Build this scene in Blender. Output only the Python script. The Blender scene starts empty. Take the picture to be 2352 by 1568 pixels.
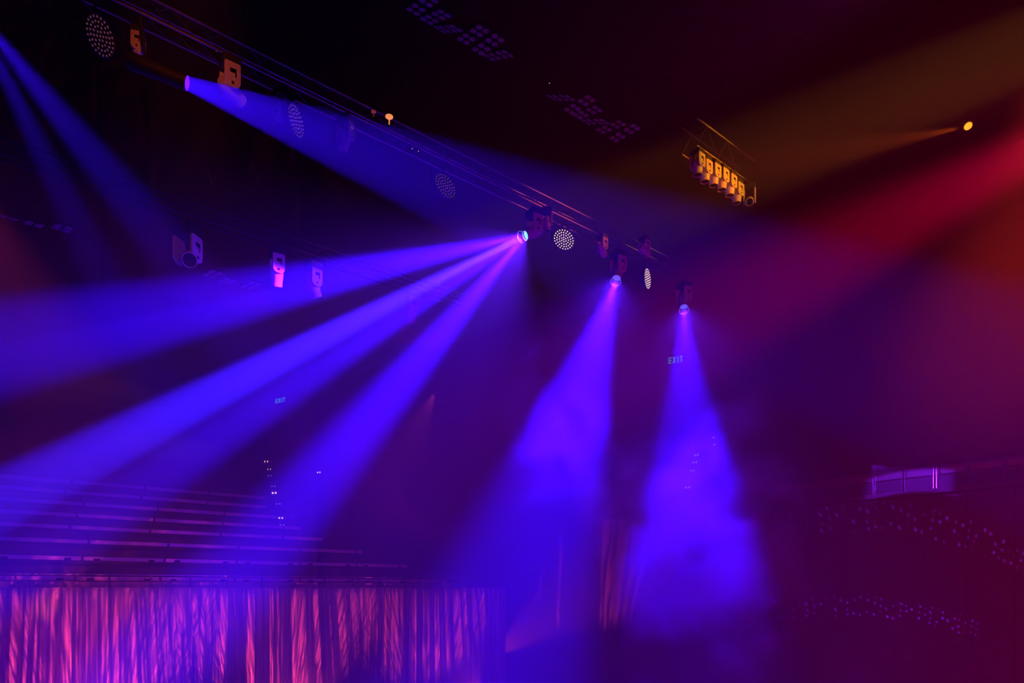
import bpy, math, random
from mathutils import Vector, Matrix
random.seed(7)
scene = bpy.context.scene
C = scene.collection

# ------------------------------------------------------------------ camera
F = 1546.0                      # focal length in pixels of the 2352 px wide frame
EYE = 8.0                       # the camera stands on a gallery, 8 m above the hall floor
HOR = 1350.0                    # the horizon's pixel row (lens shifted upwards)
cam_d = bpy.data.cameras.new('camera'); cam = bpy.data.objects.new('camera', cam_d); C.objects.link(cam)
cam.location = (0, 0, EYE); cam.rotation_euler = (math.pi/2, 0, 0)
cam_d.sensor_width = 36; cam_d.lens = 36*F/2352; cam_d.shift_y = (HOR-784)/2352
cam_d.clip_end = 400; scene.camera = cam

def at(u, v, Y):                # a point at depth Y, seen in pixel u, v
    return Vector(((u-1176)/F*Y, Y, EYE+(HOR-v)/F*Y))
A = Vector((0.771, 0.636, 0)).normalized()      # along the balcony and the trusses
B = Vector((-0.636, 0.771, 0)).normalized()     # across them, away from the stage
Z = Vector((0, 0, 1))
def near_A(u, v, H, off=0.0):   # the point of a line at height H above the eye
    Y = F*H/(HOR-v)
    return Vector(((u-1176)/F*Y, Y, EYE+H))

# ------------------------------------------------------------------ materials
def nt(m):
    m.use_nodes = True
    return m.node_tree.nodes, m.node_tree.links
def mat(name, col, rough=.6, metal=0.0, spec=.5, noise=0.0, nscale=8.0, emit=None, estr=0.0, coat=0.0, bump=0.0):
    m = bpy.data.materials.new(name); n, l = nt(m)
    b = n['Principled BSDF']
    b.inputs['Base Color'].default_value = (*col, 1); b.inputs['Roughness'].default_value = rough
    b.inputs['Metallic'].default_value = metal; b.inputs['Specular IOR Level'].default_value = spec
    if noise > 0 or bump > 0:
        tc = n.new('ShaderNodeTexCoord'); tx = n.new('ShaderNodeTexNoise')
        tx.inputs['Scale'].default_value = nscale; tx.inputs['Detail'].default_value = 5
        l.new(tc.outputs['Object'], tx.inputs['Vector'])
        if noise > 0:
            mx = n.new('ShaderNodeMix'); mx.data_type = 'RGBA'
            mx.inputs[6].default_value = (*[c*(1-noise) for c in col], 1); mx.inputs[7].default_value = (*[min(1, c*(1+noise)) for c in col], 1)
            l.new(tx.outputs['Fac'], mx.inputs[0]); l.new(mx.outputs[2], b.inputs['Base Color'])
        if bump > 0:
            bp = n.new('ShaderNodeBump'); bp.inputs['Strength'].default_value = bump
            l.new(tx.outputs['Fac'], bp.inputs['Height']); l.new(bp.outputs[0], b.inputs['Normal'])
    if emit:
        b.inputs['Emission Color'].default_value = (*emit, 1); b.inputs['Emission Strength'].default_value = estr
    if coat: b.inputs['Coat Weight'].default_value = coat
    return m
M = {
 'wall':   mat('dark_wall_paint', (.10, .10, .11), .9, noise=.35, nscale=1.2),
 'panel':  mat('dark_timber_panel', (.42, .38, .38), .7, noise=.3, nscale=2.0),
 'ceil':   mat('black_ceiling_paint', (.05, .05, .055), .95, noise=.3, nscale=.7),
 'floor':  mat('dark_floor', (.08, .07, .07), .6, noise=.3, nscale=1.5),
 'tier':   mat('dark_tier_carpet', (.06, .055, .06), .9, noise=.4, nscale=5),
 'front':  mat('pale_bench_laminate', (.62, .58, .56), .45, noise=.12, nscale=12),
 'seat':   mat('dark_seat_fabric', (.06, .05, .06), .85, noise=.3, nscale=20),
 'rail':   mat('brushed_steel_rail', (.6, .6, .6), .3, metal=1),
 'post':   mat('dark_steel_post', (.05, .05, .055), .5),
 'guard':  mat('dark_guard_panel', (.22, .20, .22), .5, noise=.2, nscale=3),
 'black':  mat('black_powder_coat', (.03, .03, .033), .45, noise=.2, nscale=30),
 'house':  mat('grey_lamp_housing', (.7, .7, .7), .42, noise=.08, nscale=25),
 'alu':    mat('truss_aluminium', (.45, .45, .45), .42, metal=.9),
 'slot':   mat('black_display_glass', (.004, .004, .005), .12),
 'bolt':   mat('dark_bolt', (.03, .03, .03), .4),
 'steel':  mat('steel_wire', (.35, .35, .36), .4, metal=.6),
 'disc':   mat('pale_acoustic_disc', (.62, .60, .62), .85, noise=.15, nscale=30),
 'baffle': mat('black_acoustic_board', (.012, .012, .014), .95),
 'led':    mat('led_lens_off', (.5, .5, .55), .12, emit=(1, .30, .38), estr=.10),  # unlit lens; weak emission stands in for glints of amber light
 'led_hot':mat('led_lens_glow', (.6, .6, .6), .12, emit=(1, .62, .66), estr=1.6),  # stronger emission for the brightest glints on the lenses
 'face':   mat('lamp_face_plate', (.06, .05, .06), .5),
 'blue_lens': mat('lit_blue_lens', (.02, .02, .05), .1, emit=(.18, .62, 1.0), estr=3.0),
 'violet_lens': mat('lit_violet_lens', (.02, .02, .05), .1, emit=(.16, .08, 1.0), estr=1.6),
 'orange_lens': mat('lit_orange_lens', (.05, .02, .01), .1, emit=(1.0, .38, .02), estr=2.2),
 'orange_rim': mat('lit_orange_rim', (.05, .02, .01), .3, emit=(1.0, .06, .005), estr=.45),
 'exit':   mat('lit_exit_letters', (.02, .05, .06), .4, emit=(.05, .42, .58), estr=.75),
 'signbox':mat('dark_sign_box', (.02, .02, .03), .4),
 'step':   mat('step_light_lens', (.1, .1, .1), .3, emit=(1, .42, .62), estr=2.6),
 'step_dim': mat('step_light_dim_lens', (.1, .1, .1), .3, emit=(.75, .35, .85), estr=.6),
 'white_led': mat('tiny_white_indicator', (.1, .1, .1), .3, emit=(.8, .9, .9), estr=.8),
}
# satin curtain
def curtain_mat():
    m = bpy.data.materials.new('satin_curtain'); n, l = nt(m); b = n['Principled BSDF']
    b.inputs['Roughness'].default_value = .45; b.inputs['Sheen Weight'].default_value = .3
    tc = n.new('ShaderNodeTexCoord'); mp = n.new('ShaderNodeMapping'); mp.inputs['Scale'].default_value = (30, 30, .6)
    tx = n.new('ShaderNodeTexNoise'); tx.inputs['Scale'].default_value = 1; tx.inputs['Detail'].default_value = 3
    l.new(tc.outputs['Object'], mp.inputs[0]); l.new(mp.outputs[0], tx.inputs['Vector'])
    r = n.new('ShaderNodeMapRange'); r.inputs[1].default_value = .3; r.inputs[2].default_value = .7; r.inputs[3].default_value = .28; r.inputs[4].default_value = .55
    l.new(tx.outputs['Fac'], r.inputs[0]); cb = n.new('ShaderNodeCombineColor')
    for k in range(3): l.new(r.outputs[0], cb.inputs[k])
    l.new(cb.outputs[0], b.inputs['Base Color'])
    return m
M['curtain'] = curtain_mat()
def glass_mat():
    m = bpy.data.materials.new('clear_lens_glass'); n, l = nt(m)
    n.clear(); o = n.new('ShaderNodeOutputMaterial'); t = n.new('ShaderNodeBsdfTransparent'); g = n.new('ShaderNodeBsdfGlossy'); mx = n.new('ShaderNodeMixShader')
    g.inputs['Roughness'].default_value = .08; mx.inputs[0].default_value = .07
    l.new(t.outputs[0], mx.inputs[1]); l.new(g.outputs[0], mx.inputs[2]); l.new(mx.outputs[0], o.inputs[0])
    return m
M['glass'] = glass_mat()

# ------------------------------------------------------------------ mesh builder
class MB:
    def __init__(s): s.v = []; s.f = []
    def add(s, vs, fs):
        o = len(s.v); s.v += [tuple(p) for p in vs]; s.f += [tuple(i+o for i in f) for f in fs]
    def hexa(s, p):
        s.add(p, [(0,3,2,1), (4,5,6,7), (0,1,5,4), (1,2,6,5), (2,3,7,6), (3,0,4,7)])
    def box(s, c, ex, ey, ez):          # centre and three half-extent vectors
        c = Vector(c); ex = Vector(ex); ey = Vector(ey); ez = Vector(ez)
        s.hexa([c-ex-ey-ez, c+ex-ey-ez, c+ex+ey-ez, c-ex+ey-ez, c-ex-ey+ez, c+ex-ey+ez, c+ex+ey+ez, c-ex+ey+ez])
    def ab(s, c, x, y, z): s.box(c, (x, 0, 0), (0, y, 0), (0, 0, z))
    def cyl(s, p0, p1, r0, r1=None, n=12, caps=True):
        r1 = r0 if r1 is None else r1
        p0 = Vector(p0); p1 = Vector(p1); d = (p1-p0).normalized()
        x = d.orthogonal().normalized(); y = d.cross(x)
        vs = []
        for p, r in ((p0, r0), (p1, r1)):
            for k in range(n):
                a = 2*math.pi*k/n; vs.append(p+x*math.cos(a)*r+y*math.sin(a)*r)
        fs = [(k, (k+1) % n, n+(k+1) % n, n+k) for k in range(n)]
        if caps: fs += [tuple(range(n-1, -1, -1)), tuple(range(n, 2*n))]
        s.add(vs, fs)
    def lathe(s, prof, n=28, M4=None, arc=2*math.pi, a0=0):   # prof: (r, z) along the local z axis
        vs = []; m = len(prof)
        full = abs(arc-2*math.pi) < 1e-6; cnt = n if full else n+1
        for k in range(cnt):
            a = a0+arc*k/n
            for r, z in prof:
                p = Vector((r*math.cos(a), r*math.sin(a), z)); vs.append(M4 @ p if M4 else p)
        fs = []
        for k in range(n):
            k2 = (k+1) % n if full else k+1
            for j in range(m-1): fs.append((k*m+j, k2*m+j, k2*m+j+1, k*m+j+1))
        s.add(vs, fs)
    def prism(s, pts, d, M4=None):      # 2-D outline in local x, y extruded from -d to d in z
        n = len(pts); vs = [Vector((x, y, -d)) for x, y in pts]+[Vector((x, y, d)) for x, y in pts]
        if M4: vs = [M4 @ p for p in vs]
        s.add(vs, [tuple(range(n-1, -1, -1)), tuple(range(n, 2*n))]+[(k, (k+1) % n, n+(k+1) % n, n+k) for k in range(n)])
    def obj(s, name, m, parent=None, bevel=0, smooth=False, origin=None):
        me = bpy.data.meshes.new(name)
        vs = s.v
        if origin is not None:
            o_ = Vector(origin); vs = [tuple(Vector(p)-o_) for p in vs]
        me.from_pydata(vs, [], s.f); me.validate(); me.update()
        if m is not None: me.materials.append(m)
        o = bpy.data.objects.new(name, me); C.objects.link(o)
        if origin is not None: o.location = origin
        if parent: o.parent = parent
        if smooth:
            for p in me.polygons: p.use_smooth = True
            try: me.set_sharp_from_angle(angle=math.radians(38))
            except Exception: pass
        if bevel:
            b = o.modifiers.new('bevel', 'BEVEL'); b.width = bevel; b.segments = 2; b.limit_method = 'ANGLE'
        return o
def tag(o, label=None, cat=None, group=None, kind=None):
    if label: o['label'] = label
    if cat: o['category'] = cat
    if group: o['group'] = group
    if kind: o['kind'] = kind
    return o
def empty(name, loc, label=None, cat=None, group=None, rz=0):
    o = bpy.data.objects.new(name, None); C.objects.link(o); o.location = loc; o.rotation_euler = (0, 0, rz); o.empty_display_size = .2
    return tag(o, label, cat, group)
def copy_tree(o, parent=None):
    c = o.copy(); C.objects.link(c); c.parent = parent
    for ch in list(o.children):
        copy_tree(ch, c)
    return c
def aim(pos, d, up=Z):                  # matrix whose local +z looks along d
    z = Vector(d).normalized(); x = up.cross(z)
    if x.length < 1e-4: x = Vector((1, 0, 0))
    x.normalize(); y = z.cross(x)
    m = Matrix((x, y, z)).transposed().to_4x4(); m.translation = pos
    return m

# ------------------------------------------------------------------ hall geometry
P0 = at(0, HOR, 27.0); P0.z = 0         # foot of the balcony front at the left edge of the frame
def hall(t, b, H):                      # along the balcony, behind it, height above the eye
    p = P0+A*t+B*b; return Vector((p.x, p.y, EYE+H))
GZ = -EYE

def slab(name, pts, m, **k):
    b = MB(); b.hexa(pts); o = b.obj(name, m, **k); tag(o, kind='structure'); return o
CEIL = 28
fl = MB(); fl.ab((0, 38, -.1), 60, 60, .1); tag(fl.obj('floor', M['floor']), kind='structure')
ce = MB(); ce.ab((0, 38, EYE+CEIL+.2), 60, 60, .2); tag(ce.obj('ceiling', M['ceil']), kind='structure')

# left block of stepped tiers, rising from the balcony edge
ROWS = [(.4, .5), (1.3, 1.4), (2.2, 2.2), (3.1, 2.9), (4.0, 3.55)]
while len(ROWS) < 20: ROWS.append((ROWS[-1][0]+.93, ROWS[-1][1]+.65))
T0, T1 = -14.0, 22.0
st = MB()
for i, (b, h) in enumerate(ROWS):
    top = h-.42; nb = ROWS[i+1][0] if i+1 < len(ROWS) else b+2.5
    p = [hall(T0, b-.1, top-.9), hall(T1+2, b-.1, top-.9), hall(T1+2, nb-.1, top-.9), hall(T0, nb-.1, top-.9),
         hall(T0, b-.1, top), hall(T1+2, b-.1, top), hall(T1+2, nb-.1, top), hall(T0, nb-.1, top)]
    st.hexa(p)
tag(st.obj('floor_balcony_tiers', M['tier']), kind='structure')
# bench rows: pale front boards in lengths with narrow gaps, a few dark plaques under them
ordn = ['directly behind the balcony railing', 'one step above the railing row', 'two steps above the railing row', 'three steps above the railing row',
        'four steps above the railing row', 'five steps above the railing row', 'six steps above the railing row', 'seven steps above the railing row']
for i, (b, h) in enumerate(ROWS[:8]):
    root = empty('bench_row', hall(4, b, h-.42), 'long bench row with pale front boards, '+ordn[i], 'bench row', 'bench rows on the balcony tiers')
    seg = 3.32; t = -4.0+(i*.37) % 1.0; k = 0
    t_end = (21.8, 19.7, 17.0, 15.0, 14, 13, 13, 13)[i]
    while t < t_end:
        te = min(t+seg-.10, t_end)
        if te-t > .3:
            m = MB(); m.box(hall((t+te)/2, b, h-.09), A*((te-t)/2), B*.02, Z*.085)
            m.obj('front_board', M['front'], root, bevel=.01, origin=None).parent = root
            for q in range(2):
                if i < 2 and te-t > 2:
                    m = MB(); m.box(hall(t+.5+q*(te-t-1.0), b-.03, h-.12), A*.13, B*.008, Z*.045); m.obj('row_plaque', M['slot'], root)
        t += seg; k += 1
    m = MB(); m.box(hall((T0+6+t_end)/2, b+.22, h-.15), A*((t_end-T0-6)/2), B*.2, Z*.035); m.obj('seat_plank', M['seat'], root)
    for ch in root.children: ch.matrix_parent_inverse = Matrix.Translation(root.location).inverted()

# balcony railing
rr = empty('balcony_railing', hall(8, 0, 0), 'long balcony railing with slim posts above the pink curtain', 'railing')
m = MB(); m.cyl(hall(-5, 0, .585), hall(T1, 0, .585), .022, n=10); m.obj('handrail', M['rail'], rr, smooth=True)
m = MB(); m.box(hall(8.5, .02, .14), A*13.5, B*.012, Z*.13); m.obj('guard_panel', M['guard'], rr)
for k in range(-2, 14):
    m = MB(); m.box(hall(.5+1.65*k, -.02, .29), A*.035, B*.03, Z*.29); m.obj('post', M['post'], rr, bevel=.006)
for ch in rr.children: ch.matrix_parent_inverse = Matrix.Translation(rr.location).inverted()

# balcony slab edge and the curtain that hangs below it
slab('trim_1', [hall(T0, -.05, -.12), hall(T1+4, -.05, -.12), hall(T1+4, .35, -.12), hall(T0, .35, -.12), hall(T0, -.05, 0.005), hall(T1+4, -.05, 0.005), hall(T1+4, .35, 0.005), hall(T0, .35, 0.005)], M['post'])
def make_curtain():
    vs = []; fs = []; n = 900; rows = 14; t0, t1 = -4.0, 26.0
    for j in range(rows+1):
        fz = j/rows
        for k in range(n+1):
            t = t0+(t1-t0)*k/n
            amp = .035+.06*fz
            w = math.sin(t*15.0+.7*math.sin(t*1.3)+.25*fz*math.sin(t*4))*amp+.5*amp*math.sin(t*33+2*math.sin(t*.7)+fz*1.2)+.04*math.sin(t*5.1+fz)
            p = hall(t, -.2+w, .02-fz*(EYE-.02)); vs.append(tuple(p))
    for j in range(rows):
        for k in range(n):
            a = j*(n+1)+k; fs.append((a, a+n+1, a+n+2, a+1))
    me = bpy.data.meshes.new('curtain'); me.from_pydata(vs, [], fs); me.materials.append(M['curtain'])
    for p in me.polygons: p.use_smooth = True
    o = bpy.data.objects.new('curtain', me); C.objects.link(o)
    md = o.modifiers.new('cloth_thickness', 'SOLIDIFY'); md.thickness = .006
    return o
tag(make_curtain(), 'tall pleated curtain lit pink, hanging below the balcony railing', 'curtain')

# middle block of tiers, upper level, turned towards the stage
D = Vector((.883, -.469, 0)); N = Vector((.469, .883, 0)); Q0 = at(1573, HOR, 50); Q0.z = 0
def mid(s, b, H):
    p = Q0+D*s+N*b; return Vector((p.x, p.y, EYE+H))
st = MB(); MR = []
for i in range(18):
    b = -1.5+i*.87; h = 4.6+i*.68; MR.append((b, h))
    st.hexa([mid(-26, b, h-1.2), mid(6, b, h-1.2), mid(6, b+.9, h-1.2), mid(-26, b+.9, h-1.2), mid(-26, b, h), mid(6, b, h), mid(6, b+.9, h), mid(-26, b+.9, h)])
tag(st.obj('floor_upper_tiers', M['tier']), kind='structure')
slab('wall_upper_front', [mid(-26, -1.8, -EYE), mid(6, -1.8, -EYE), mid(6, -1.5, -EYE), mid(-26, -1.5, -EYE), mid(-26, -1.8, 5.2), mid(6, -1.8, 5.2), mid(6, -1.5, 5.2), mid(-26, -1.5, 5.2)], M['wall'])
slab('wall_back', [mid(-40, 14.5, -EYE), mid(22, 14.5, -EYE), mid(22, 15, -EYE), mid(-40, 15, -EYE), mid(-40, 14.5, CEIL), mid(22, 14.5, CEIL), mid(22, 15, CEIL), mid(-40, 15, CEIL)], M['wall'])
slab('wall_left', [hall(-22, 20.5, -EYE), hall(30, 20.5, -EYE), hall(30, 21, -EYE), hall(-22, 21, -EYE), hall(-22, 20.5, CEIL), hall(30, 20.5, CEIL), hall(30, 21, CEIL), hall(-22, 21, CEIL)], M['wall'])

# right wall: from the far corner towards the stage
CR = P0+A*50
def rw(s, off, H):                      # s towards the stage along the wall, off into the hall
    p = CR-B*s-A*off; return Vector((p.x, p.y, EYE+H))
pn = MB()
pn.hexa([rw(-4, 0, -EYE), rw(60, 0, -EYE), rw(60, -.4, -EYE), rw(-4, -.4, -EYE), rw(-4, 0, CEIL), rw(60, 0, CEIL), rw(60, -.4, CEIL), rw(-4, -.4, CEIL)])
tag(pn.obj('wall_right', M['wall']), kind='structure')
# tall timber panels below the gallery with open joints
pn = MB()
for k in range(24):
    s0 = -2+2.6*k
    pn.box(rw(s0+1.29, .06, (6.35-EYE)/2), B*1.27, A*.05, Z*(6.3+EYE)/2)
tag(pn.obj('wall_right_panels', M['panel'], bevel=.01), kind='structure')
# gallery ledge with a row of double posts and window bays
tag((lambda m: m.obj('trim_2', M['panel'], bevel=.02))((lambda m: (m.box(rw(27, .3, 6.55), B*30, A*.3, Z*.16), m)[1])(MB())), kind='structure')
gr = empty('gallery_front', rw(18, .2, 6.7), 'gallery front with glazed bays and double posts along the right wall', 'gallery')
m = MB(); m.box(rw(27, .45, 7.62), B*30, A*.03, Z*.035); m.obj('mid_rail', M['black'], gr)
m = MB(); m.box(rw(27, .45, 8.3), B*30, A*.05, Z*.06); m.obj('top_rail', M['black'], gr)
m = MB()
m.box(rw(27, .22, 7.5), B*30, A*.02, Z*.8); m.obj('back_panel', M['front'], gr)
for k in range(14):
    s = 5.3+1.96*k
    for d in (-.09, .09):
        m = MB(); m.box(rw(s+d, .52, 7.5), B*.03, A*.03, Z*.82); m.obj('post', M['rail'], gr, bevel=.005)
    m = MB(); m.box(rw(s+.98, .45, 7.1), B*.86, A*.008, Z*.42); m.obj('bay_panel', M['guard'], gr)
for ch in gr.children: ch.matrix_parent_inverse = Matrix.Translation(gr.location).inverted()


# ------------------------------------------------------------------ trusses
def make_truss(name_label, p, length, w=.42, hgt=.42, r=.028, cm='alu'):
    """p: start of the lower front chord; runs along A; box truss"""
    root = empty('lighting_truss', p, name_label, 'truss', 'box trusses above the stage')
    c = {}
    for nm, off in (('lf', Vector((0, 0, 0))), ('lb', B*w), ('uf', Z*hgt), ('ub', B*w+Z*hgt)):
        m = MB(); m.cyl(off, off+A*length, r, n=12); m.obj('chord', M[cm], root, smooth=True); c[nm] = off
    m = MB(); n = int(length/.55); k = 0
    for a, b_ in (('lf', 'uf'), ('lb', 'ub'), ('lf', 'lb'), ('uf', 'ub')):
        for k in range(n):
            x0 = A*(length*k/n); x1 = A*(length*(k+1)/n)
            s, e = (c[a], c[b_]) if k % 2 == 0 else (c[b_], c[a])
            m.cyl(s+x0, e+x1, r*.34, n=6, caps=False)
    m.obj('lacing', M['alu'] if False else M['black'], root)
    return root
H1 = 11.0
L1 = near_A(1100, 405, 12.35)
tr1 = make_truss('long box truss crossing from upper left to the centre', L1-A*11.2, 21.5)
tr1_p = L1-A*11.2
L2 = near_A(640, 560, 12.2)
tr2 = make_truss('dark box truss behind the upper blue beam, left of centre', L2-A*9, 17.0, cm='black')
L3_ = near_A(1600, 334, 15.3)
L3b = near_A(1735, 427, 15.3)
tr3 = make_truss('short box truss with a tight row of amber lit lamps under it', L3_, (L3b-L3_).length, w=.62, hgt=.95, r=.035)

def wire(p, q, label, r=.008, group='thin hanging wires'):
    m = MB(); m.cyl(Vector(p)-Vector(p), Vector(q)-Vector(p), r, n=6)
    o = m.obj('hanging_wire', M['steel']); o.location = p
    return tag(o, label, 'wire', group)

# ------------------------------------------------------------------ lamps
def hexdots(R, pitch):
    out = []; n = int(R/pitch)*2+2
    for i in range(-n, n+1):
        for j in range(-n, n+1):
            x = pitch*(i+.5*j); y = pitch*.866*j
            if math.hypot(x, y) < R: out.append((x, y))
    return out
LENS = {}
def make_wash(label, pos, d, R=.36, roll=0, hot=0.0, led='led', group='round multi-lens wash lights'):
    """round wash light whose face looks along d"""
    root = empty('wash_light', pos, label, 'wash light', group)
    Mx = aim(Vector((0, 0, 0)), d) @ Matrix.Rotation(roll, 4, 'Z')
    m = MB(); m.lathe([(0, -.34*R*2), (R*.45, -.34*R*2), (R*.72, -.2*R*2), (R*.98, -.05*R), (R*1.0, .04*R), (R*.97, .06*R), (R*.93, 0.0)], n=40, M4=Mx)
    m.obj('housing', M['black'], root, smooth=True)
    m = MB(); m.lathe([(0, 0), (R*.95, 0), (R*.95, -.01)], n=40, M4=Mx); m.obj('face_plate', M['face'], root)
    r = R*.06
    key = ('lens', round(r, 4))
    if key not in LENS:
        q = MB(); q.lathe([(r, 0), (r*.85, r*.4), (r*.45, r*.75), (0.0001, r*.85)], n=8)
        o = q.obj('lens', None, None, smooth=True); LENS[key] = o.data; bpy.data.objects.remove(o)
        LENS[key].materials.append(M['led'])
    k2 = key+('hot',)
    if k2 not in LENS: LENS[k2] = LENS[key].copy(); LENS[k2].materials.clear(); LENS[k2].materials.append(M['led_hot'])
    for ring, cnt in ((0, 1), (1, 6), (2, 12), (3, 18), (4, 22)):
        for c_ in range(cnt):
            aa = 2*math.pi*(c_+.5*(ring % 2))/cnt; x = R*.215*ring*math.cos(aa); y = R*.215*ring*math.sin(aa)
            o = bpy.data.objects.new('lens', LENS[k2 if (hot and y > -R*.75*hot) else key]); C.objects.link(o); o.parent = root
            o.matrix_local = Mx @ Matrix.Translation(Vector((x, y, 0)))
    # yoke and clamp, up to the truss above
    up = Z; side = Mx.to_3x3() @ Vector((1, 0, 0)); side = Vector((side.x, side.y, 0)).normalized() if Vector((side.x, side.y, 0)).length > .1 else A
    dz = Vector((d.x, d.y, d.z)).normalized(); back = -dz*R*.35
    m = MB()
    for s in (-1, 1):
        m.cyl(back+side*s*R*1.02, back+side*s*R*1.02+up*R*1.25, .018, n=6)
    m.cyl(back+side*R*1.02+up*R*1.25, back-side*R*1.02+up*R*1.25, .018, n=6); m.obj('yoke', M['black'], root)
    m = MB(); m.cyl(back+up*R*1.25, back+up*(R*1.25+.18), .03, n=8); m.obj('clamp', M['black'], root)
    return root

def rounded(w, h, r, n=5, bot=None):    # outline with a wide rounded lower end
    pts = []
    rb = bot if bot else r
    for cx, cy, rr, a0 in ((w/2-r, h/2-r, r, 0), (-w/2+r, h/2-r, r, 90), (-w/2+rb, -h/2+rb, rb, 180), (w/2-rb, -h/2+rb, rb, 270)):
        for k in range(n+1):
            a = math.radians(a0+90*k/n); pts.append((cx+rr*math.cos(a), cy+rr*math.sin(a)))
    return pts

def make_mover(label, pos, face, tilt, s=1.0, group='moving head spotlights', lens='slot', base=True, aw=.30, hw=1.0):
    """moving head: pos is the hanging point, face the direction the yoke plate looks, tilt the direction of the beam"""
    root = empty('moving_head_light', pos, label, 'moving head light', group)
    f = Vector((face.x, face.y, 0)).normalized(); side = Z.cross(f)       # arm plates look along f; the head sits between them
    if base:
        m = MB(); m.box(-Z*.13*s, side*.17*s, f*.2*s, Z*.09*s); m.obj('base_box', M['black'], root, bevel=.015*s)
        m = MB(); m.cyl(Z*-.04*s, Z*.1*s, .03*s, n=8); m.obj('clamp', M['black'], root)
    R3 = Matrix((side, Z, f)).transposed().to_4x4()
    pv = -Z*.62*s
    for k in (1, -1):
        T = Matrix.Translation(f*.19*s*k) @ R3 @ Matrix.Translation(Vector((0, -.46*s, 0)))
        m = MB(); m.prism(rounded(aw*s, .50*s, .04*s, bot=.13*s), .025*s, T); a = m.obj('yoke_arm', M['house'], root, bevel=.006*s)
        T2 = Matrix.Translation(f*(.19*s*k+.027*s*k)) @ R3 @ Matrix.Translation(Vector((0, -.42*s, 0)))
        m = MB(); m.prism([(-.05*s, .08*s), (.07*s, .08*s), (.07*s, -.08*s), (.045*s, -.08*s), (.045*s, .0), (-.05*s, .0)], .004*s, T2)
        m.obj('recess', M['slot'], a)
        m = MB(); m.cyl(pv+f*(.19*s*k), pv+f*(.235*s*k), .026*s, n=12); m.obj('pivot', M['bolt'], a)
    Mh = aim(pv, tilt, up=side)
    m = MB()
    prof = [(0, -.24), (.09, -.24), (.13, -.20), (.155, -.08), (.155, .06), (.145, .14), (.13, .24), (.135, .25), (.135, .32), (.124, .32), (.12, .29)]
    m.lathe([(r*s*hw, z*s) for r, z in prof], n=28, M4=Mh); m.obj('head', M['house'], root, smooth=True)
    if lens != 'slot':
        m = MB(); m.lathe([(.121*s, .30*s), (.119*s, .03*s)], n=28, M4=Mh); m.obj('inner_barrel', M['black'], root, smooth=True)
    lz = .26 if lens != 'slot' else .295
    m = MB(); m.lathe([(0.0001, lz*s), (.116*s*hw, lz*s), (.116*s*hw, (lz-.015)*s)], n=28, M4=Mh); m.obj('lens', M[lens], root)
    return root, (pos+pv, Mh)

def view_basis(p):
    V = (Vector((0, 0, EYE))-p).normalized(); R = Z.cross(V).normalized()*-1
    R = Vector((1, 0, 0)) - V*V.x; R.normalize(); U = R.cross(V)*-1
    if U.z < 0: U = -U
    return V, R, U
def face_dir(p, ratio, ang):            # a disc at p that reads as an ellipse with this ratio; its short axis at ang degrees
    V, R, U = view_basis(p); th = math.acos(ratio); a = math.radians(ang)
    return (V*math.cos(th)+(R*math.cos(a)+U*math.sin(a))*math.sin(th)).normalized()

# round wash lights under the long truss
WASH = [
 (230, 83, .68, 0, .36, 0, 'led', 'upright round wash light at the far upper left, dim violet face'),
 (680, 278, .45, 8, .36, 0, 'led', 'tall narrow round wash light beside the upper blue beam'),
 (1023, 427, .62, 40, .36, .0, 'led', 'tilted round wash light below the start of the bright truss chord'),
 (1295, 550, .80, 58, .36, 3, 'led', 'round wash light with white glowing lens dots, right of the brightest beam'),
 (1487, 640, .33, 10, .36, 3, 'led', 'small edge-on wash light with glowing dots, last under the long truss'),
]
for u, v, ra, an, R, hot, led, lab in WASH:
    p = near_A(u, v, H1)
    make_wash(lab, p, face_dir(p, ra, an), R=R, hot=hot, led=led)

TOCAM = Vector((.636, -.771, 0))
def mv(label, u, v, H, face, tilt, s=1.0, lens='slot', dz=.62, **k):   # put the head's pivot in pixel u, v
    p = near_A(u, v, H)+Z*dz*s
    return make_mover(label, p, face, tilt, s, lens=lens, **k)

# six lamps side by side under the short truss
SIX = [(1602, 382), (1619, 398), (1639, 407), (1658, 417), (1676, 430), (1692, 448)]
for k, (u, v) in enumerate(SIX):
    lab = ['first of the six amber lit lamps under the short truss, beside its left end', 'second of the six amber lamps under the short truss, bright yellow on its left half',
           'third of the six amber lamps under the short truss, dull brown in shade', 'fourth of the six amber lamps under the short truss, brown with a bright foot',
           'fifth of the six amber lamps under the short truss, bright with a dark slot', 'last of the six amber lamps under the short truss, hanging lowest'][k]
    p = at(u, v, 23.1+.34*k)
    make_mover(lab, p+Z*.62*.92, Vector((.636, -.771, 0)), Vector((.02, .05, -1)), .92, aw=.41, hw=1.25, group='six lamps under the short truss')
mv('amber edged lamp with round black lens, alone under the right end of the short truss', 1722, 462, 14.3, Vector((.9, -.4, 0)), Vector((-.35, -.9, -.62)), 1.0)

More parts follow.
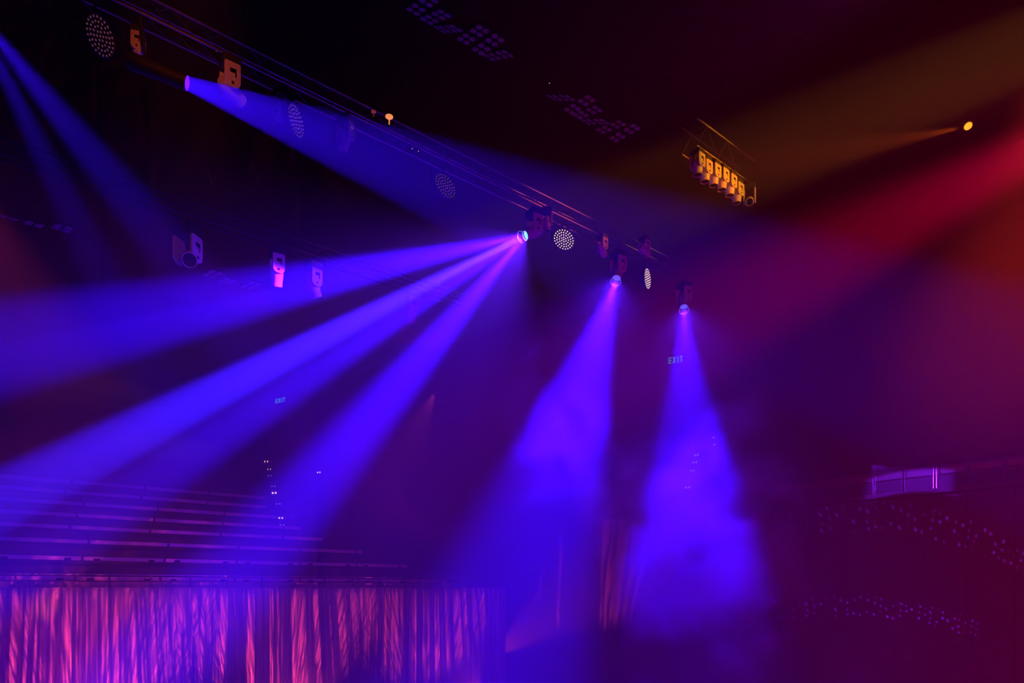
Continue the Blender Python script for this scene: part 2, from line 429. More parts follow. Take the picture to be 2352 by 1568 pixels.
# other lamps under the long truss
mv('orange lit lamp housing near the upper left wash light', 318, 118, 11.75, Vector((.3, -1, 0)), Vector((-.5, .5, .9)), .8)
mv('lamp with finned vent seen through the upper blue beam', 528, 205, 11.3, Vector((.6, -.8, 0)), Vector((.3, .9, -.1)), 1.15)
mv('dim violet lamp tucked behind the tall narrow wash light', 652, 266, 11.3, Vector((-.6, -.8, 0)), Vector((.9, .3, -.1)), 1.0)
mv('dim lamp inside the upper blue beam, midway along the truss', 793, 318, 11.3, Vector((.9, -.3, 0)), Vector((-.3, .2, -.9)), .9)
mv('orange bell shaped lamp pointing down beside the brightest beam', 1257, 512, 11.6, Vector((1, -.1, 0)), Vector((.05, .1, -1)), .78)
mv('small dim lamp between the two right wash lights', 1383, 572, 11.4, Vector((.6, -.8, 0)), Vector((.3, .5, -.4)), .8)
mv('small dim lamp at the right end of the long truss', 1480, 575, 12.0, Vector((.6, -.8, 0)), Vector((.6, .4, -.3)), .8)

# lamps under the second truss
mv('lamp facing the stage with a big round black lens, leftmost of the second truss', 431, 594, 11.0, Vector((1, -.2, 0)), Vector((.48, -.75, -.45)), 1.75, base=True)
mv('pink lit lamp with rounded yoke, left one of the pair in the wide blue beam', 637, 626, 11.0, Vector((.5, -.86, 0)), Vector((-.2, .5, -.9)), 1.35)
mv('violet lit lamp with slanted foot, right one of the pair in the wide blue beam', 720, 655, 11.0, Vector((.7, -.7, 0)), Vector((.25, .35, -.9)), 1.35)
mv('pink lit lamp low inside the middle blue beam', 945, 718, 11.0, Vector((.5, -.86, 0)), Vector((-.1, .3, -.95)), 1.3)

# ------------------------------------------------------------------ beams: each is a lamp inside a visible fixture
PW = 1.5
def spot(name, pos, tgt, half_deg, power, col, blend=.35, soft=.03):
    d = bpy.data.lights.new(name, 'SPOT'); d.energy = power*PW; d.color = col; d.spot_size = math.radians(2*half_deg)
    d.spot_blend = blend; d.shadow_soft_size = soft
    o = bpy.data.objects.new(name, d); C.objects.link(o); o.location = pos
    o.rotation_euler = (Vector(tgt)-Vector(pos)).to_track_quat('-Z', 'Y').to_euler()
    return o
BLUE = (.034, .0012, 1.0)
def beam_head(label, u, v, H, tilt, s, lens, glass=True, face=None):
    """fixture with its lens mouth in pixel u, v"""
    p = near_A(u, v, H); tl = Vector(tilt).normalized()
    pos = p-tl*.32*s+Z*.62*s
    r, (pv, Mh) = make_mover(label, pos, face or Vector((.5, -.86, 0)), tl, s, lens=lens, group='blue beam lamps')
    mouth = pv+tl*.31*s
    if glass:
        m = MB(); m.lathe([(.125*s, .32*s), (.155*s, .40*s), (.158*s, .46*s), (.150*s, .46*s)], n=32, M4=Mh); g = m.obj('glass_hood', M['glass'], r, smooth=True)
        m = MB(); m.lathe([(.150*s, .452*s), (.160*s, .452*s), (.160*s, .464*s), (.150*s, .464*s), (.150*s, .452*s)], n=32, M4=Mh); m.obj('hood_rim', M['violet_lens'], r, smooth=True)
    return mouth
def dirpx(p, u, v, Y):
    return (at(u, v, Y)-p).normalized()
def beam(mouth, u, v, Y, half, power, **k):
    t = at(u, v, Y); d = math.degrees(math.atan((half*Y/F)/(t-mouth).length))
    return spot('beam_lamp', mouth, t, d, power, k.pop('col', BLUE), soft=.085, **k)

# the brightest lamp, three lobes
pA = near_A(1203, 541, H1)
mA = beam_head('brightest blue beam lamp, cyan white lens, below the bright truss chord', 1206, 541, H1, dirpx(pA, 300, 900, 16.5), 1.15, 'blue_lens')
beam(mA, 0, 800, 26, 128, 640000, blend=.7)
beam(mA, 0, 1150, 23, 80, 1350000, blend=.6, col=(.034, .006, 1))
beam(mA, 400, 1063, 20, 80, 480000, blend=.9)
beam(mA, 600, 1260, 21, 125, 440000, blend=1)
# second lamp
pB = near_A(1415, 645, H1)
mB = beam_head('blue beam lamp with orange lit back, right of the brightest one', 1416, 640, H1, dirpx(pB, 1260, 1250, 19), 1.2, 'violet_lens')
beam(mB, 1225, 1250, 19, 200, 190000, blend=.8)
# third lamp
pC = near_A(1571, 708, H1)
mC = beam_head('lowest blue beam lamp, pointing straight down into the smoke', 1571, 706, H1, dirpx(pC, 1590, 1300, 21), 1.2, 'violet_lens')
beam(mC, 1590, 1300, 23, 185, 80000, blend=.8)
# wide, weak lamps added to imitate light scattered on by the haze
SP = (.09, .006, 1)
mA2, mB2, mC2 = mA, mB, mC
for q, (u, v, Y), e in ((mA, (700, 1100, 22), 8000), (mB, (1200, 1250, 22), 3500), (mC, (1600, 1350, 24), 3000)):
    spot('spill_light', q, at(u, v, Y), 60, e, SP, blend=1, soft=.085)
# lamp at the upper left: light sits deep in a long snoot
pD = at(430, 191, 14.0); dD = dirpx(pD, 1000, 415, 15.2)
rD = empty('snooted_spotlight', pD, 'black snooted spotlight whose blue beam starts at a hard straight edge', 'spotlight', 'blue beam lamps')
Mx = aim(Vector((0, 0, 0)), dD)
m = MB(); m.lathe([(0, -1.15), (.15, -1.15), (.17, -1.0), (.15, -.5), (.145, 0), (.135, 0), (.135, -1.1), (0, -1.1)], n=32, M4=Mx); m.obj('snoot', M['black'], rD, smooth=True)
m = MB(); m.cyl(-dD*.8+Z*.1, -dD*.8+Z*1.4+B*.6, .03); m.obj('hanger', M['black'], rD)
spot('beam_lamp', pD-dD*1.04, pD+dD*10, 10.5, 42000, BLUE, blend=.5, soft=.02)
# lamp outside the upper left corner
pE = at(-70, -40, 13); 
mE = beam_head('blue beam lamp outside the upper left corner', -70, 10, 11, dirpx(pE, 400, 560, 14), 1.1, 'violet_lens')
beam(mE, 380, 560, 15, 75, 13000, blend=.8)
beam(mE, 215, 590, 15, 55, 10000, blend=.8)
# thin laser-like beam
spot('beam_lamp', mB+Vector((-.12, -.1, .05)), at(1010, 1000, 18), .28, 60000, BLUE, blend=.2, soft=.005)

# amber spotlight at the right
pO = at(2224, 290, 20); dO = (near_A(1665, 405, 14.6)-pO).normalized()
rO = empty('amber_spotlight', pO, 'glowing amber spotlight lens alone at the upper right', 'spotlight')
Mx = aim(Vector((0, 0, 0)), (dO+Vector((.1, -1.3, -.25))).normalized())
m = MB(); m.lathe([(0, -.35), (.09, -.35), (.115, -.2), (.125, 0), (.135, .0), (.135, .05), (.12, .05), (.118, .01)], n=28, M4=Mx); m.obj('housing', M['black'], rO, smooth=True)
m = MB(); m.lathe([(.0001, .055), (.05, .05), (.085, .035), (.105, .012)], n=28, M4=Mx); m.obj('lens', M['orange_lens'], rO, smooth=True)
m = MB(); m.lathe([(.105, .012), (.118, .012)], n=28, M4=Mx); m.obj('lens_rim', M['orange_rim'], rO)
m = MB(); m.cyl(Z*.12, Z*.5, .02); m.obj('hanger', M['black'], rO)
AMB = (1.0, .22, .004)
spot('amber_lamp', pO+dO*.2, at(1650, 405, 24), 10, 2600, (1, .12, .0), blend=1, soft=.05)
spot('amber_wash_lamp', (-3, 5, EYE+12.5), at(425, 160, 14.8), 9, 1200, (1, .11, .01), blend=.8, soft=.1)  # added above the frame to warm the housings at the left
spot('amber_key_lamp', (27, 12, EYE+17), at(1660, 395, 24), 4.6, 36000, (1, .30, .0), blend=.5, soft=.08)  # unseen lamp added to brighten the six lamps under the short truss
# unseen amber, red and violet lamps outside the frame
spot('amber_wash_lamp', (26, 14, EYE+15), at(1290, 500, 22.3), 3.4, 20000, (1, .10, .02), blend=.8, soft=.2)
spot('amber_wash_lamp', at(2700, -350, 20), at(2500, 250, 28), 18, 36000, (1, .04, .0), blend=1, soft=.5)
spot('red_wash_lamp', at(2750, 150, 20), at(1520, 790, 34), 13, 33000, (1, .0, .07), blend=1, soft=.3)
spot('red_wash_lamp', (12, -3, EYE-1.5), (14, 30, EYE+3), 47, 7600, (1, .0, .14), blend=1, soft=.5)  # added behind the camera as red fill for the haze
spot('violet_wash_lamp', (-3, -3, EYE-3), (0, 30, EYE-8), 42, 3200, (.22, .0, 1), blend=1, soft=.5)  # added behind the camera as violet fill for the haze


# ------------------------------------------------------------------ projected patterns: gobos in unseen lamps
def gobo(o, build):
    """light-direction driven pattern; build(n, l, X, Y) returns a factor socket; X, Y are tangent coordinates of the ray"""
    d = o.data; n, l = nt(d); em = n['Emission']
    tc = n.new('ShaderNodeTexCoord'); sp = n.new('ShaderNodeSeparateXYZ'); l.new(tc.outputs['Normal'], sp.inputs[0])
    def m(op, a, b=None, c=None):
        q = n.new('ShaderNodeMath'); q.operation = op
        for i, x in enumerate((a, b, c)):
            if x is None: continue
            if isinstance(x, (int, float)): q.inputs[i].default_value = x
            else: l.new(x, q.inputs[i])
        return q.outputs[0]
    az = m('ABSOLUTE', sp.outputs[2])
    X = m('DIVIDE', sp.outputs[0], az); Y = m('DIVIDE', sp.outputs[1], az)
    f = build(n, l, m, X, Y); l.new(f, em.inputs['Strength'])
def vec(n, l, x, y, z=0):
    c = n.new('ShaderNodeCombineXYZ')
    for i, q in enumerate((x, y, z)):
        if isinstance(q, (int, float)): c.inputs[i].default_value = q
        else: l.new(q, c.inputs[i])
    return c.outputs[0]
def noise(n, l, v, scale, detail=2):
    t = n.new('ShaderNodeTexNoise'); t.inputs['Scale'].default_value = scale; t.inputs['Detail'].default_value = detail
    l.new(v, t.inputs['Vector']); return t.outputs['Fac']
def ramp(n, l, f, a, b, lo=0.0, hi=1.0):
    r = n.new('ShaderNodeMapRange'); r.interpolation_type = 'SMOOTHSTEP'
    for i, q in enumerate((a, b, lo, hi)): r.inputs[1+i].default_value = q
    l.new(f, r.inputs[0]); return r.outputs[0]

# pink wash on the curtain and the benches, broken up into fans and streaks
def pink(pos, tgt, half, e, seed, col=(1, .045, .16), k=9.0, lo=.02):
    o = spot('pink_wash_lamp', pos, tgt, half, e, col, blend=.6, soft=.02)
    def b(n, l, m, X, Y):
        fan = m('DIVIDE', X, m('SUBTRACT', 1.05, Y))
        f1 = ramp(n, l, noise(n, l, vec(n, l, m('MULTIPLY', fan, k), seed), 1.0, 1), .46, .58, lo, 1)
        f2 = ramp(n, l, noise(n, l, vec(n, l, m('MULTIPLY', X, 60), m('MULTIPLY', Y, 3.2), seed+3), 1.0, 3), .38, .66, .15, 2.1)
        return m('MULTIPLY', f1, f2)
    gobo(o, b); return o
pink(hall(3.0, -6, -5.4), hall(3.0, 0, -.9), 46, 2600, 2.0, k=26)
pink(hall(11.0, -6, -5.4), hall(11.0, 0, -.9), 46, 2200, 7.3, k=20)
pink(hall(19.5, -6, -5.4), hall(19.5, 0, -.9), 42, 1300, 5.1, k=16)
pink(hall(-5, -5, 5), hall(12, 0, -1.5), 34, 2500, 11.0, k=16)
pink(mid(-12, -8, -5), mid(-7, -1.8, .5), 26, 8000, 4.4, k=9)
spot('orange_accent_lamp', hall(1.2, -5, -5.2), hall(1.5, 0, -.6), 5, 500, (1, .14, .01), blend=1)
spot('bench_wash_lamp', (-11, 12, EYE+9), hall(6, 1, .7), 17, 2400, (1, .06, .17), blend=1, soft=.05)  # this lamp and the next are added, unseen, to brighten the bench boards
spot('bench_wash_lamp', (-3, 26, EYE+7.5), hall(16, 1, 1.4), 20, 500, (1, .06, .2), blend=1, soft=.05)
# blue beam from below the frame that ends on the tiers, and a violet glow at the lower left
spot('floor_beam_lamp', at(60, 1850, 12), hall(7.6, 2.2, 2.1), 4.2, 9000, (.12, .0, 1), blend=.9)
spot('violet_floor_lamp', at(-150, 2000, 16), at(40, 1680, 22), 13, 2500, (.42, 0, 1), blend=1)

# lattice of dots thrown in two arcs on the right wall
def wall_pt(u, v):
    k = (u-1176)/F; dlt = -A                    # ray against the wall plane
    dr = Vector((k, 1, (HOR-v)/F)); o = Vector((0, 0, EYE)); tt = (CR-o).dot(A)/dr.dot(A)
    return o+dr*tt
def dots(pos, arc, w, e, half, dens, col):
    pts = [wall_pt(*q) for q in arc]; c = pts[len(pts)//2]
    o = spot('pattern_lamp', pos, c, half, e, col, blend=.3, soft=.0)
    Mi = (o.rotation_euler.to_matrix()).inverted()
    loc = [Mi @ (p-Vector(pos)) for p in pts]; xy = [(q.x/-q.z, q.y/-q.z) for q in loc]
    # parabola through the first, middle and last point
    (x0, y0), (x1, y1), (x2, y2) = xy[0], xy[len(xy)//2], xy[-1]
    dA = (y1-y0)/(x1-x0); dB = (y2-y1)/(x2-x1); cc = (dB-dA)/(x2-x0); bb = dA-cc*(x0+x1); aa = y0-bb*x0-cc*x0*x0
    def b(n, l, m, X, Y):
        yc = m('ADD', m('ADD', m('MULTIPLY', m('MULTIPLY', X, X), cc), m('MULTIPLY', X, bb)), aa)
        dv = m('ABSOLUTE', m('SUBTRACT', Y, yc))
        band = ramp(n, l, dv, w*.65, w, 1, 0)
        ends = ramp(n, l, m('ABSOLUTE', m('SUBTRACT', X, (x0+x2)/2)), abs(x2-x0)*.38, abs(x2-x0)*.52, 1, .0)
        vo = n.new('ShaderNodeTexVoronoi'); vo.inputs['Scale'].default_value = dens; vo.inputs['Randomness'].default_value = .35
        l.new(vec(n, l, X, m('MULTIPLY', m('ADD', Y, m('MULTIPLY', X, .35)), 1.0)), vo.inputs['Vector'])
        sp = ramp(n, l, vo.outputs['Distance'], .08, .32, 1, 0)
        nz = ramp(n, l, noise(n, l, vec(n, l, X, Y), dens*3.2, 2), .32, .52, .3, 1)
        return m('MULTIPLY', m('MULTIPLY', m('MULTIPLY', band, ends), sp), nz)
    gobo(o, b)
PP = rw(17, 14, -6.2)
dots(PP, [(1780, 1205), (1900, 1178), (2010, 1185), (2200, 1235), (2380, 1300)], .055, 17000, 44, 35, (.22, .02, 1))
dots(PP, [(1770, 1400), (1880, 1380), (1960, 1392), (2080, 1425), (2260, 1450)], .055, 21000, 44, 35, (.17, .01, 1))
# unseen lamp added before the gallery to light three bays violet
gp = wall_pt(2090, 1110)
gl = spot('gallery_lamp', gp-A*6+Z*.6, gp+Z*.05, 38, 1500, (.2, .01, 1), blend=.2, soft=.01)
gobo(gl, lambda n, l, m, X, Y: m('MULTIPLY', ramp(n, l, m('ABSOLUTE', X), .42, .56, 1, 0), ramp(n, l, m('ABSOLUTE', m('ADD', Y, m('MULTIPLY', m('MULTIPLY', X, X), .25))), .11, .17, 1, 0)))

# ------------------------------------------------------------------ exit signs
def exit_sign(u, v, Y, dirv, label, wpx, hpx, px_m):
    c = at(u, v, Y); dx = Vector((dirv[0], dirv[1], 0)).normalized(); nn = dx.cross(Z)
    if nn.dot(-c) < 0: nn = -nn
    W = wpx/px_m; Hh = hpx*Y/F; root = empty('exit_sign', c, label, 'exit sign')
    m = MB(); m.box(-nn*.06, dx*(W*.62), nn*.05, Z*(Hh*.8)); m.obj('sign_box', M['signbox'], root, bevel=.02)
    m = MB(); m.box(-nn*.06+Z*(Hh*.8+.15), dx*.03, nn*.02, Z*.15); m.obj('bracket', M['signbox'], root)
    lw = W*.2; t = W*.032; x = -W/2
    def bar(m, p, q):
        p = Vector(p); q = Vector(q); d = (q-p); L = d.length; d.normalize(); s_ = Vector((-d.y, d.x))
        pts = [p-s_*t, q-s_*t, q+s_*t, p+s_*t]
        P3 = [dx*a.x+Z*a.y+nn*.0 for a in pts]; m.hexa([P3[0], P3[1], P3[2], P3[3], P3[0]+nn*.02, P3[1]+nn*.02, P3[2]+nn*.02, P3[3]+nn*.02])
    h = Hh/2; ax = lambda i: -W/2+t+(0, .275, .555, .76)[i]*W
    E = MB(); a0 = ax(0)
    bar(E, (a0, -h), (a0, h))
    for yy in (-h+t, 0, h-t): bar(E, (a0, yy), (a0+lw*.9, yy))
    E.obj('letter_e', M['exit'], root)
    X_ = MB(); a1 = ax(1); bar(X_, (a1, -h), (a1+lw, h)); bar(X_, (a1, h), (a1+lw, -h)); X_.obj('letter_x', M['exit'], root)
    I_ = MB(); a2 = ax(2)+lw*.35; bar(I_, (a2, -h), (a2, h)); I_.obj('letter_i', M['exit'], root)
    T_ = MB(); a3 = ax(3)-lw*.1; bar(T_, (a3, h-t), (a3+lw*1.1, h-t)); bar(T_, (a3+lw*.55, -h), (a3+lw*.55, h)); T_.obj('letter_t', M['exit'], root)
    return root
exit_sign(1552, 826, 50, (.896, -.444), 'teal lit EXIT sign under the lowest blue beam lamp', 33, 14, 31.0)
exit_sign(644, 919, 50, (.85, -.527), 'smaller teal lit EXIT sign at the lower edge of the middle blue beam', 22, 10, 20.7)

# ------------------------------------------------------------------ step lights on the aisles
def left_hit(u, v):
    k = (u-1176)/F; best = None
    for b, h in ROWS:
        bb = b-.13; o = P0+B*bb; tt = (k*o.y-o.x)/(A.x-k*A.y); p = o+A*tt; H = (HOR-v)/F*p.y
        e = abs(H-(h-.42-.12))
        if best is None or e < best[0]: best = (e, Vector((p.x, p.y, EYE+H)))
    return best[1]
def mid_hit(u, v):
    k = (u-1176)/F; best = None
    for b, h in MR:
        o = Q0+N*(b-.03); tt = (k*o.y-o.x)/(D.x-k*D.y); p = o+D*tt; H = (HOR-v)/F*p.y
        e = abs(H-(h-.12))
        if best is None or e < best[0]: best = (e, Vector((p.x, p.y, EYE+H)))
    return best[1]
def step_light(hit, uv, label, group, bright):
    ps = [hit(*q) for q in uv]; c = ps[0]
    root = empty('step_light', c, label, 'step light', group)
    ax_ = (ps[1]-ps[0]) if len(ps) > 1 else A*.2
    m = MB(); m.box(ax_/2+Vector((0, .05, -.0)), ax_*.9, Vector((0, .015, 0)), Z*.05); m.obj('fitting', M['black'], root)
    for i, q in enumerate(ps):
        r = (.062 if bright > 1 else .048 if bright else .036)
        m = MB(); m.lathe([(.0001, r), (r*.7, r*.7), (r, 0), (r*.7, -r*.7), (.0001, -r)], n=8, M4=Matrix.Translation(q-c)); m.obj('lens', M['step'] if bright else M['step_dim'], root, smooth=True)
    return root
LEFT = [([(607.5, 1059.7), (613.9, 1059.7)], 2, 'topmost bright pair of step lights on the left aisle'),
 ([(614.5, 1077.4), (620.6, 1077.2)], 1, 'step light pair second from the top of the left aisle'),
 ([(616.5, 1092.3), (623, 1092)], 0, 'faint step light pair third from the top of the left aisle'),
 ([(624.6, 1116.5), (631.2, 1116)], 0, 'faint step light pair just above the bright middle pair, left aisle'),
 ([(626.4, 1131.7), (633.2, 1131.5)], 2, 'bright middle pair of step lights on the left aisle'),
 ([(635.6, 1157), (643, 1156.7)], 0, 'faint step light pair just below the bright middle pair, left aisle'),
 ([(641.4, 1189), (648.4, 1189.2)], 1, 'step light pair second from the bottom of the left aisle'),
 ([(643.8, 1205), (651.5, 1205.3)], 0, 'bottom faint pair of step lights on the left aisle'),
 ([(729.5, 1084.9), (734.7, 1084.2)], 1, 'lone step light pair right of the left aisle')]
for uv, br, lab in LEFT: step_light(left_hit, uv, lab, 'step lights on the left aisle', br)
RIGHT = [([(1665, 966.2), (1671.8, 965.7)], 1, 'topmost step light pair beside the blue smoke column'),
 ([(1649.4, 988.7)], 0, 'faint single step light just under the topmost pair by the smoke'),
 ([(1639, 1004.2)], 1, 'upper of two bright single step lights beside the smoke'),
 ([(1640.7, 1020.8)], 1, 'lower of two bright single step lights beside the smoke'),
 ([(1596, 1045), (1602.4, 1044.3)], 1, 'uppermost step light pair seen through the bright smoke'),
 ([(1591.7, 1061.6), (1599, 1061)], 1, 'second step light pair from the top in the bright smoke'),
 ([(1587, 1081), (1593.8, 1080)], 1, 'third step light pair from the top in the bright smoke'),
 ([(1580, 1102.2), (1587.6, 1101.4)], 0, 'faint step light pair fourth from the top in the smoke'),
 ([(1575.7, 1119.3), (1583, 1118.5)], 1, 'step light pair second from the bottom in the smoke'),
 ([(1565.7, 1162.6), (1573.4, 1162)], 0, 'bottom faint step light pair in the smoke')]
for uv, br, lab in RIGHT: step_light(mid_hit, uv, lab, 'step lights behind the smoke column', br)

# ------------------------------------------------------------------ acoustic panels under the ceiling; pale discs imitate projected dots of light
def panel(u, v, H, s1, s2, pitch, label, jj=.36, hide=None, group='hanging acoustic panels with round discs'):
    k = (u-1176)/F; kv = (HOR-v)/F; Y = H/kv; c = Vector((k*Y, Y, EYE+H))
    def dirn(h, slope):                 # horizontal heading h, raised so that its picture has this slope
        du = h.x-k*h.y; want = slope*du; dz = kv*h.y-want
        return Vector((h.x, h.y, dz)).normalized()
    e1 = dirn(B, s1); e2 = dirn(A, s2)
    nrm = e1.cross(e2).normalized(); e2n = e2
    root = empty('acoustic_panel', c, label, 'acoustic panel', group)
    m = MB(); off = nrm*.06 if nrm.z > 0 else -nrm*.06
    m.box(off, e1*pitch*2.1, e2n*pitch*(jj+.32), nrm*.02); m.obj('board', M['baffle'], root)
    for i in (-1.5, -.585, .585, 1.5):
        for j in (-jj, jj):
            q = e1*(i*pitch)+e2n*(j*pitch); n_ = -off.normalized()
            m = MB(); x = e1; y = nrm.cross(e1).normalized(); vs = []
            for kk in range(16):
                a = 2*math.pi*kk/16; vs.append(q+x*math.cos(a)*pitch*.29+y*math.sin(a)*pitch*.29)
            vs2 = [p+off*.5 for p in vs]
            m.add(vs+vs2, [tuple(range(16)), tuple(range(31, 15, -1))]+[(a, (a+1) % 16, 16+(a+1) % 16, 16+a) for a in range(16)])
            m.obj('disc', M['disc'], root)
    return root
PG = [
 (969.5, 13, 18, -.70, .58, .36, 'acoustic panel at the top edge of the picture, topmost of the left column'),
 (999.5, 41, 18, -.43, .58, .36, 'acoustic panel just below the topmost one'),
 (1029, 68, 18, -.07, .58, .36, 'edge-on acoustic panel between the two upper columns'),
 (1085.6, 81.6, 18, -.62, .60, .36, 'acoustic panel beginning the lower right half of the top column'),
 (1120.7, 104, 18, -.68, .60, .36, 'brighter acoustic panel near the lower end of the top column'),
 (1144, 129, 18, -.21, .60, .36, 'flat-looking acoustic panel ending the top column'),
 (1287.5, 226, 18, -.0, .60, .36, 'edge-on acoustic panel beginning the second column'),
 (1330.6, 242, 18, -.60, .62, .36, 'steeply tilted acoustic panel near the top of the second column'),
 (1349, 259.6, 18, -.37, .62, .36, 'acoustic panel below the steep one in the second column'),
 (1366, 280.6, 18, -.03, .60, .36, 'edge-on acoustic panel in the middle of the second column'),
 (1403, 292.8, 18, -.38, .62, .36, 'acoustic panel above the last one of the second column'),
 (1434.6, 307, 18, -.58, .62, .36, 'last acoustic panel of the second column'),
 (16.6, 501, 13, -.35, .30, .42, 'acoustic panel cut by the left edge of the picture'),
 (77, 516, 13, -.72, .27, .42, 'reddish acoustic panel second from the left edge'),
 (142, 525, 13, -.90, .29, .42, 'reddish acoustic panel nearest the dim blue beam at left'),
 (488, 630.5, 12, -.57, .26, .34, 'violet acoustic panel right of the round black lens lamp'),
 (522, 646, 12, -.25, .24, .34, 'faint acoustic panel between two violet ones'),
 (577, 656, 12, -.50, .24, .34, 'violet acoustic panel left of the pink lamp pair')]
for q in PG: panel(*q)
# unseen lamps added to give the discs a soft violet tint
spot('ceiling_wash_lamp', (6, 8, EYE+8), (1, 24, EYE+18), 16, 600, (.75, .0, .5), blend=1, soft=.2)
spot('ceiling_wash_lamp', (-4, 12, EYE+5), at(80, 520, 24), 10, 500, (1, .0, .25), blend=1, soft=.2)
spot('ceiling_wash_lamp', (-1, 14, EYE+5), at(540, 650, 26), 10, 500, (.8, .0, .5), blend=1, soft=.2)

# ------------------------------------------------------------------ small rigging
def glints(name, label, cat, pts, H, m_, r=.018, box=True):  # glowing dots imitate glints on truss fittings; the case is added
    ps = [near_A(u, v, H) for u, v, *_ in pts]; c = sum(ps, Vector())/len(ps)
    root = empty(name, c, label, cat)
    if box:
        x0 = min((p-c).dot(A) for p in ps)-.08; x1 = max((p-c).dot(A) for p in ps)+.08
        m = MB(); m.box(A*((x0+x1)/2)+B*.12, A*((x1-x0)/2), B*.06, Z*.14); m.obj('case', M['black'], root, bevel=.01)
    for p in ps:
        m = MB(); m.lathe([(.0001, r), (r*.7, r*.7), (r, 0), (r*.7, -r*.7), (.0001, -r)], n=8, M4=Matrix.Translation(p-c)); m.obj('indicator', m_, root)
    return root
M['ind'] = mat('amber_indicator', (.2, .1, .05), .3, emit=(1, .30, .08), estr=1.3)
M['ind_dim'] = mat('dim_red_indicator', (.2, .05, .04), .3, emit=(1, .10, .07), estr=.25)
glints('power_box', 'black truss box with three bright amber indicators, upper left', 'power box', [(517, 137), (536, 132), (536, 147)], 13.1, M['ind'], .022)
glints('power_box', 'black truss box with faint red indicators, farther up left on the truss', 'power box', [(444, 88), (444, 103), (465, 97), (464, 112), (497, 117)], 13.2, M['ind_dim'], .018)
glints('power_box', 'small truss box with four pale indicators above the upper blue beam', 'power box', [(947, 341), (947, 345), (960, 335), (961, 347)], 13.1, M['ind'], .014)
def hook(u, v, H, s, label, m_):  # clamp's lit look is put into an emissive material
    p = near_A(u, v, H); root = empty('truss_clamp', p, label, 'truss clamp', 'small clamps on the long truss')
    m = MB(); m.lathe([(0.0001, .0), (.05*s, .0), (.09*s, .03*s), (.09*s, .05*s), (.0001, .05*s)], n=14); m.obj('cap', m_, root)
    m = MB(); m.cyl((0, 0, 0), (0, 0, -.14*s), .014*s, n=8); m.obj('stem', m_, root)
hook(894, 272, 12.2, 1.1, 'orange lit truss clamp above the upper blue beam', M['ind'])
hook(858, 259, 12.2, .7, 'smaller red lit truss clamp left of the orange one', M['ind_dim'])
for (u0, v0, u1, v1, H, lab) in [(671, 368, 671, 318, 9.9, 'thin wire hanging under the tall narrow wash light'), (1323, 379, 1320, 352, 14, 'short thin wire alone right of the truss chord'),
        (809, 556, 808, 536, 9.5, 'short thin wire left of the brightest beam'), (490, 432, 476, 390, 10, 'slanting thin wire near the dim left beam'),
        (1138, 425, 1136, 390, 12, 'upright wire on the bright truss chord'), (1119, 414, 1118, 392, 12.2, 'shorter upright wire at the start of the bright chord'),
        (1530, 586, 1526, 568, 11.5, 'thin wire at the right end of the long truss')]:
    p = near_A(u0, v0, H); wire(p, at(u1, v1, p.y), lab, r=.007)
def indicator(u, v, Y, label):
    p = at(u, v, Y); m = MB(); m.lathe([(.0001, .03), (.03, 0), (.0001, -.03)], n=8); o = m.obj('indicator_light', M['white_led']); o.location = p; tag(o, label, 'indicator light')
indicator(2019, 68, 34, 'tiny white indicator light on the dark ceiling, upper right')
indicator(1262, 191, 34, 'tiny white indicator light above the second panel column')

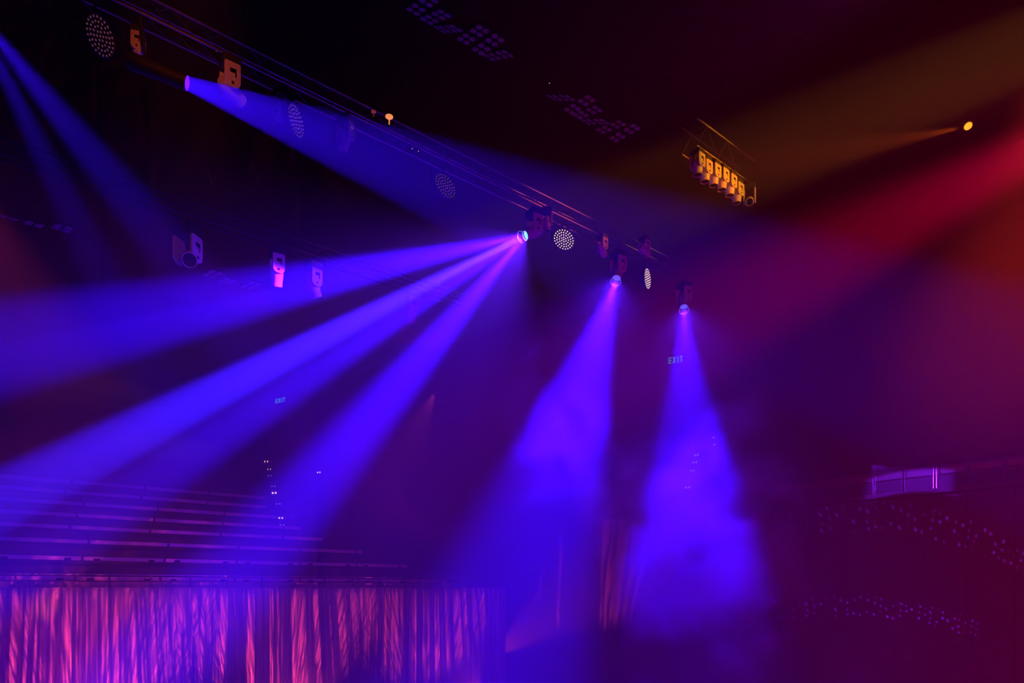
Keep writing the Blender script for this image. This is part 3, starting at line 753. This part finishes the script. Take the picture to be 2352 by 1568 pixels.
# ------------------------------------------------------------------ denser smoke where the photo shows it
def smoke(name, label, c, r, dens, nscale, lo, hi, seed, edge=.35, rot=0, warp=1.6):
    bm = MB(); n1 = 20; n2 = 12
    bm.lathe([(max(.0001, math.sin(math.pi*j/n2)), -math.cos(math.pi*j/n2)) for j in range(n2+1)], n=n1)
    m = bpy.data.materials.new(name); n, l = nt(m); n.clear()
    o = n.new('ShaderNodeOutputMaterial'); sc_ = n.new('ShaderNodeVolumeScatter')
    tc = n.new('ShaderNodeTexCoord'); mp = n.new('ShaderNodeMapping'); mp.inputs['Location'].default_value = (seed, seed*1.7, -seed)
    mp.inputs['Scale'].default_value = tuple(x*nscale for x in r)
    l.new(tc.outputs['Object'], mp.inputs[0]); nz = noise(n, l, mp.outputs[0], 1.0, 3)
    f = ramp(n, l, nz, lo, hi)
    ln = n.new('ShaderNodeVectorMath'); ln.operation = 'LENGTH'; l.new(tc.outputs['Object'], ln.inputs[0])
    wn = noise(n, l, mp.outputs[0], .55, 3)
    w1 = n.new('ShaderNodeMath'); w1.operation = 'MULTIPLY_ADD'; l.new(wn, w1.inputs[0]); w1.inputs[1].default_value = warp; w1.inputs[2].default_value = -.5*warp
    w2 = n.new('ShaderNodeMath'); w2.operation = 'ADD'; l.new(w1.outputs[0], w2.inputs[0]); l.new(ln.outputs['Value'], w2.inputs[1])
    fall = ramp(n, l, w2.outputs[0], edge, .92, 1, 0)
    q = n.new('ShaderNodeMath'); q.operation = 'MULTIPLY'; l.new(f, q.inputs[0]); l.new(fall, q.inputs[1])
    q2 = n.new('ShaderNodeMath'); q2.operation = 'MULTIPLY'; l.new(q.outputs[0], q2.inputs[0]); q2.inputs[1].default_value = dens
    l.new(q2.outputs[0], sc_.inputs['Density']); l.new(sc_.outputs[0], o.inputs['Volume'])
    ob = bm.obj(name, m); ob.location = c; ob.scale = r; ob.rotation_euler = (0, rot, 0)
    return tag(ob, label, 'smoke', kind='stuff')
smoke('smoke', 'dense billow of smoke in the lowest blue beam', at(1600, 1235, 23.2), (4.8, 3.2, 5.6), .40, .55, .40, .56, 3.0, edge=.55)
smoke('smoke', 'wispy smoke in the blue beam left of the billow', at(1270, 980, 21.0), (2.2, 1.5, 3.4), .11, .9, .42, .62, 9.0)

# ------------------------------------------------------------------ haze
hz = MB(); hz.ab((0, 38, 18), 62, 62, 21); 
def haze_mat(name, dens, col=(1, 1, 1), g=0.0):
    m = bpy.data.materials.new(name); n, l = nt(m); n.clear()
    o = n.new('ShaderNodeOutputMaterial'); s = n.new('ShaderNodeVolumeScatter'); s.inputs['Density'].default_value = dens
    s.inputs['Color'].default_value = (*col, 1); s.inputs['Anisotropy'].default_value = g
    l.new(s.outputs[0], o.inputs['Volume'])
    return m
ho = hz.obj('haze', haze_mat('stage_haze', .018)); tag(ho, 'thin stage haze filling the whole hall', 'haze', kind='stuff')

scene.world = bpy.data.worlds.new('world'); scene.world.use_nodes = True
scene.world.node_tree.nodes['Background'].inputs[0].default_value = (0, 0, 0, 1)
scene.view_settings.view_transform = 'Standard'; scene.view_settings.look = 'None'; scene.view_settings.gamma = 1
scene.view_settings.use_curve_mapping = False; scene.view_settings.exposure = 0
cy = scene.cycles
cy.max_bounces = 4; cy.diffuse_bounces = 1; cy.glossy_bounces = 2; cy.transmission_bounces = 2; cy.volume_bounces = 0; cy.transparent_max_bounces = 8
cy.use_adaptive_sampling = True; cy.adaptive_threshold = .03; cy.use_denoising = True; cy.sample_clamp_indirect = 4
